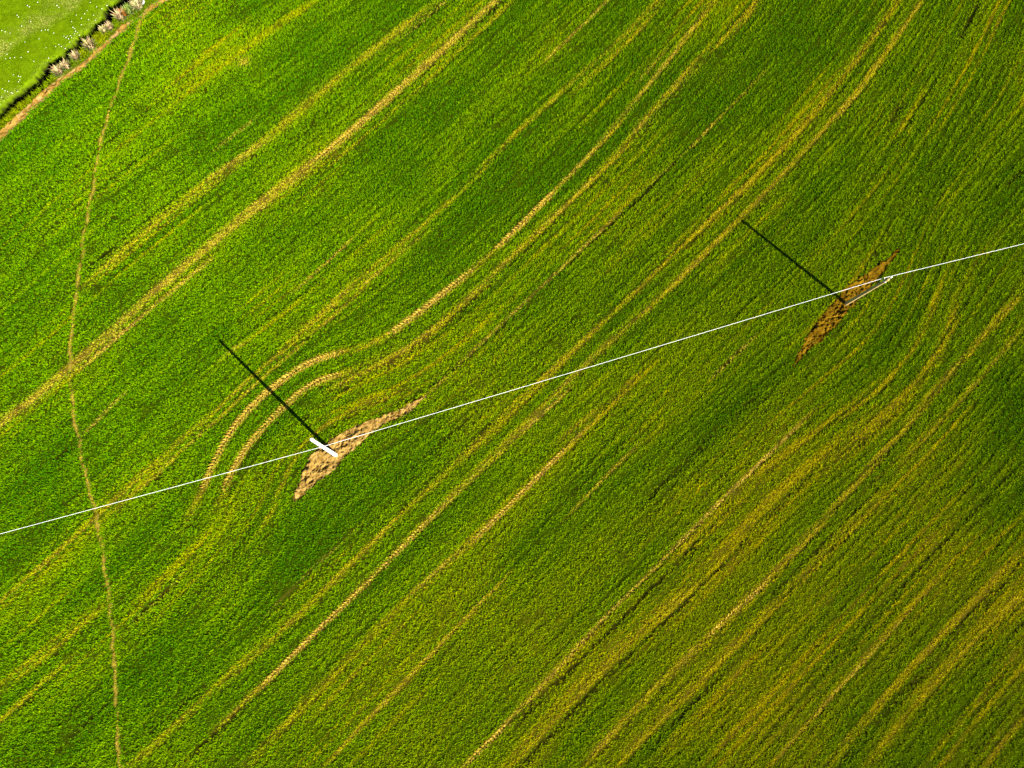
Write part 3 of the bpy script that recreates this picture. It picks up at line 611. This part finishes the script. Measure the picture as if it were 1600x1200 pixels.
for px_, py_, hg, rd, cols, lab in TUS:
    p = G([(px_ + 8, py_ + 7)])[0]; hg *= 0.85
    r_ = tag(empty('reed_tussock', (p[0], p[1], 0)), lab, 'reed tussock', 'reed tussocks along the ditch')
    v, tri, c = blades(110, hg, rd, cols[0], cols[1], 0.38)
    mesh_obj('dry_blades' if cols is not GRN else 'pale_blades', v, tri, 3, MAT['reed'], r_, col=c)
    v, tri, c = blades(90, hg * 0.75, rd * 1.25, GRN[0], GRN[1], 0.75)
    mesh_obj('green_blades', v, tri, 3, MAT['reed'], r_, col=c)

# ------------------------------------------------------------------ white wildflowers in the meadow
FLW = [(28, 25), (30, 28), (44, 10), (47, 12), (90, 10), (93, 13), (35, 42), (4, 49), (9, 51), (17, 53), (66, 49), (72, 48), (76, 48), (85, 53), (101, 58), (104, 60), (108, 62), (106, 58), (111, 57), (113, 60), (110, 67), (88, 74), (93, 71), (97, 74), (103, 77), (113, 35), (118, 46), (119, 50), (117, 54), (122, 52), (125, 56), (115, 44), (128, 30), (139, 32), (150, 33), (152, 12), (168, 10), (40, 67), (73, 76), (12, 86), (10, 93), (17, 92), (24, 91), (34, 91), (54, 97), (77, 92), (22, 118), (30, 120), (33, 121), (32, 126), (30, 129), (15, 128), (5, 140), (9, 143), (13, 144), (19, 146), (21, 147), (29, 144), (1, 165), (4, 153), (133, 23), (137, 18), (147, 25), (120, 25), (49, 35), (62, 62), (128, 40), (18, 70), (45, 82), (142, 5), (160, 15), (60, 5)]
def uv_blob(cxx, r, sq, seg=7, rings=4):
    vs, fs = [], []
    for i in range(rings + 1):
        ph = math.pi * i / rings
        for j in range(seg):
            th = 2 * math.pi * j / seg; vs.append((cxx[0] + r * math.sin(ph) * math.cos(th), cxx[1] + r * math.sin(ph) * math.sin(th), cxx[2] + r * sq * math.cos(ph)))
    for i in range(rings):
        for j in range(seg): fs.append((i * seg + j, (i + 1) * seg + j, (i + 1) * seg + (j + 1) % seg, i * seg + (j + 1) % seg))
    return vs, fs
def tube(P, R, seg=8):
    """round tube through points P with radius R (number or list); capped; returns verts, quads"""
    P = np.asarray(P, float); n = len(P); R = np.broadcast_to(np.asarray(R, float), (n,)); vs = []; fs = []
    for i in range(n):
        t = P[min(i + 1, n - 1)] - P[max(i - 1, 0)]; t /= np.linalg.norm(t)
        a = np.cross(t, [0, 0, 1.0]) if abs(t[2]) < 0.95 else np.cross(t, [1.0, 0, 0]); a /= np.linalg.norm(a); b = np.cross(t, a)
        for j in range(seg):
            th = 2 * math.pi * j / seg; vs.append(P[i] + R[i] * (math.cos(th) * a + math.sin(th) * b))
    for i in range(n - 1):
        for j in range(seg): fs.append((i * seg + j, i * seg + (j + 1) % seg, (i + 1) * seg + (j + 1) % seg, (i + 1) * seg + j))
    return [tuple(v) for v in vs], fs
def join(*ms):
    vs, fs = [], []
    for v, f_ in ms: o = len(vs); vs += [tuple(q) for q in v]; fs += [tuple(i + o for i in g) for g in f_]
    return vs, fs
def pymesh(name, vf, mat, parent=None, shade=True):
    me = bpy.data.meshes.new(name); me.from_pydata([tuple(map(float, v)) for v in vf[0]], [], vf[1]); me.update()
    if shade: me.polygons.foreach_set('use_smooth', [True] * len(me.polygons))
    me.materials.append(mat); o = bpy.data.objects.new(name, me); C.objects.link(o)
    if parent: o.parent = parent
    return o
protos = []
for kx in range(4):
    n_ = 14; lob = [0.032 * (0.75 + 0.45 * random.random()) for _ in range(n_)]
    v_ = [(0, 0, .115)] + [(lob[q] * .6 * math.cos(6.283 * q / n_), lob[q] * .6 * math.sin(6.283 * q / n_), .108 + random.uniform(-.006, .006)) for q in range(n_)]
    v_ += [(lob[q] * math.cos(6.283 * q / n_), lob[q] * math.sin(6.283 * q / n_), .088 + random.uniform(-.008, .008)) for q in range(n_)] + [(0, 0, .08)]
    f_ = [(0, 1 + q, 1 + (q + 1) % n_) for q in range(n_)] + [(1 + q, 1 + n_ + q, 1 + n_ + (q + 1) % n_, 1 + (q + 1) % n_) for q in range(n_)] + [(1 + 2 * n_, 1 + n_ + (q + 1) % n_, 1 + n_ + q) for q in range(n_)]
    protos.append(((v_, f_), tube([(0.01, 0, -.03), (0.004, 0.006, .04), (0, 0, .082)], .005, 5)))
meshes = []
for i, (px_, py_) in enumerate(FLW):
    p = G([(px_, py_)])[0]
    r_ = tag(empty('wildflower', (p[0], p[1], 0)), 'small tuft of white wildflowers in the bright meadow', 'wildflower', 'white wildflowers in the meadow')
    r_.rotation_euler = (0, 0, random.uniform(0, 6.28)); sc_ = random.uniform(0.8, 1.3); r_.scale = (sc_, sc_, 1)
    kx = i % 4
    if i < 4:
        a = pymesh('flower_head', protos[kx][0], MAT['petal'], r_); b = pymesh('stem', protos[kx][1], MAT['stem'], r_); meshes.append((a, b))
    else:
        for src in meshes[kx]:
            c_ = src.copy(); C.objects.link(c_); c_.parent = r_

# white scrap beside the last tussock
p = G([(218, 5)])[0]
arc = [(0.34 * math.cos(t), 0.20 * math.sin(t), 0.10 + 0.10 * math.sin(t * 0.5)) for t in np.linspace(-2.7, 0.5, 14)]
sc = pymesh('plastic_scrap', tube(arc, [0.05 + 0.02 * math.sin(i) for i in range(14)], 8), MAT['scrap']); sc.location = (p[0], p[1], 0.02); sc.rotation_euler = (0, 0, 0.5)
tag(sc, 'white curved plastic scrap lying on the verge beside the cream tussock', 'scrap')

# ------------------------------------------------------------------ posts and cable
def lathe(prof, seg=20):
    vs, fs = [], []
    for r, z in prof:
        for j in range(seg): th = 2 * math.pi * j / seg; vs.append((r * math.cos(th), r * math.sin(th), z))
    for i in range(len(prof) - 1):
        for j in range(seg): fs.append((i * seg + j, i * seg + (j + 1) % seg, (i + 1) * seg + (j + 1) % seg, (i + 1) * seg + j))
    fs.append(tuple(range((len(prof) - 1) * seg, len(prof) * seg)))
    return vs, fs
def beam(a, b, w_, h_):
    a, b = np.array(a, float), np.array(b, float); t = b - a; t /= np.linalg.norm(t); s_ = np.cross(t, [0, 0, 1.0]); s_ /= np.linalg.norm(s_); n_ = np.cross(s_, t)
    vs = [q + sx * s_ * w_ / 2 + sy * n_ * h_ / 2 for q in (a, b) for sx, sy in ((-1, -1), (1, -1), (1, 1), (-1, 1))]
    return [tuple(v) for v in vs], [(0, 1, 2, 3), (7, 6, 5, 4), (0, 4, 5, 1), (1, 5, 6, 2), (2, 6, 7, 3), (3, 7, 4, 0)]
def post(base, top, r0, r1, mat, zc, away, label, knob):
    root = tag(empty('utility_pole', base), label, 'utility pole', 'poles carrying the overhead cable')
    ln = np.array(top) - np.array(base); Hh = ln[2]
    prof = [(r0 * 1.04, -0.4), (r0 * 1.02, 0.0)] + [(r0 + (r1 - r0) * k_, Hh * k_) for k_ in np.linspace(0.02, 1, 12)]
    v, f_ = lathe(prof); v = [(q[0] + ln[0] * q[2] / Hh, q[1] + ln[1] * q[2] / Hh, q[2]) for q in v]
    pymesh('shaft', (v, f_), mat, root)
    cx_, cy_ = ln[0], ln[1]
    v, f_ = lathe([(r1 * 1.06, Hh - 0.03), (r1 * 1.1, Hh + 0.012), (r1 * 0.85, Hh + 0.035), (r1 * 0.3, Hh + 0.05)])
    pymesh('top_cap', ([(q[0] + cx_, q[1] + cy_, q[2]) for q in v], f_), mat, root)
    k_ = zc / Hh; rr = r0 + (r1 - r0) * k_; ax, ay = ln[0] * k_, ln[1] * k_
    v, f_ = lathe([(rr * 1.02, zc - 0.05), (rr * 1.10, zc - 0.045), (rr * 1.10, zc + 0.045), (rr * 1.02, zc + 0.05)])
    pymesh('clamp_band', ([(q[0] + ax, q[1] + ay, q[2]) for q in v], f_), MAT['steel'], root)
    d_ = np.array([away[0], away[1], 0.0]); d_ /= np.linalg.norm(d_); s_ = np.array([ax, ay, zc]) + d_ * rr
    e_ = s_ + d_ * 0.10
    pymesh('bracket', beam(s_, e_, 0.035, 0.05), MAT['steel'], root, False)
    v, f_ = lathe([(0.012, -0.05), (0.032, -0.045), (0.032, -0.02), (0.022, -0.012), (0.034, -0.004), (0.034, 0.018), (0.02, 0.03), (0.008, 0.034)], 12)
    pymesh('insulator', ([(q[0] + e_[0], q[1] + e_[1], q[2] + e_[2] + 0.065) for q in v], f_), MAT['porcelain'], root)
    if knob:
        q0 = np.array([cx_, cy_, Hh + 0.045])
        pymesh('top_pin', tube([q0, q0 + [0.0, 0.0, 0.10], q0 + [0.03, 0.05, 0.16]], 0.02, 8), MAT['steel'], root)
        v, f_ = lathe([(0.02, -0.06), (0.055, -0.05), (0.06, -0.01), (0.04, 0.0), (0.06, 0.02), (0.055, 0.06), (0.02, 0.075)], 12)
        pymesh('top_insulator', ([(q[0] + q0[0] + .03, q[1] + q0[1] + .05, q[2] + q0[2] + 0.22) for q in v], f_), MAT['porcelain'], root)
    return np.array(base) + e_ + np.array([0, 0, 0.105])
b1 = G([(524.5, 711)])[0]; b2 = G([(1322, 474.5)])[0]
K_ = CAM_H / 40.0
t1 = at_height((486.5, 686.5), 5.78 * K_); t2 = at_height((1387.5, 436.5), 5.04 * K_)
p1 = post((b1[0], b1[1], 0), t1, 0.118, 0.080, MAT['white_pole'], 4.62, (0.3, -1, 0), 'white tapering pole standing in the pale tan soil patch, cable below its top', False)
p2 = post((b2[0], b2[1], 0), t2, 0.122, 0.090, MAT['cream_pole'], 5.30, (-0.25, 1, 0), 'slender cream pole standing in the dark brown soil patch, knob on top', True)
def span(a, b, sag, n=40):
    t = np.linspace(0, 1, n)[:, None]; q = a * (1 - t) + b * t; q[:, 2] -= sag * 4 * (t * (1 - t))[:, 0]; return q
l0 = at_height((0, 834), 4.55); l0 = p1 + (l0 - p1) * 1.9; l0[2] = 4.6
r0_ = at_height((1600, 381), 5.15); r0_ = p2 + (r0_ - p2) * 2.8; r0_[2] = 5.2
pts = np.vstack([span(l0, p1, 0.15), span(p1, p2, 0.22)[1:], span(p2, r0_, 0.15)[1:]])
cb = pymesh('overhead_cable', tube(pts, 0.0075, 8), MAT['cable'])
tag(cb, 'thin white overhead cable strung across the field between the two poles', 'cable')
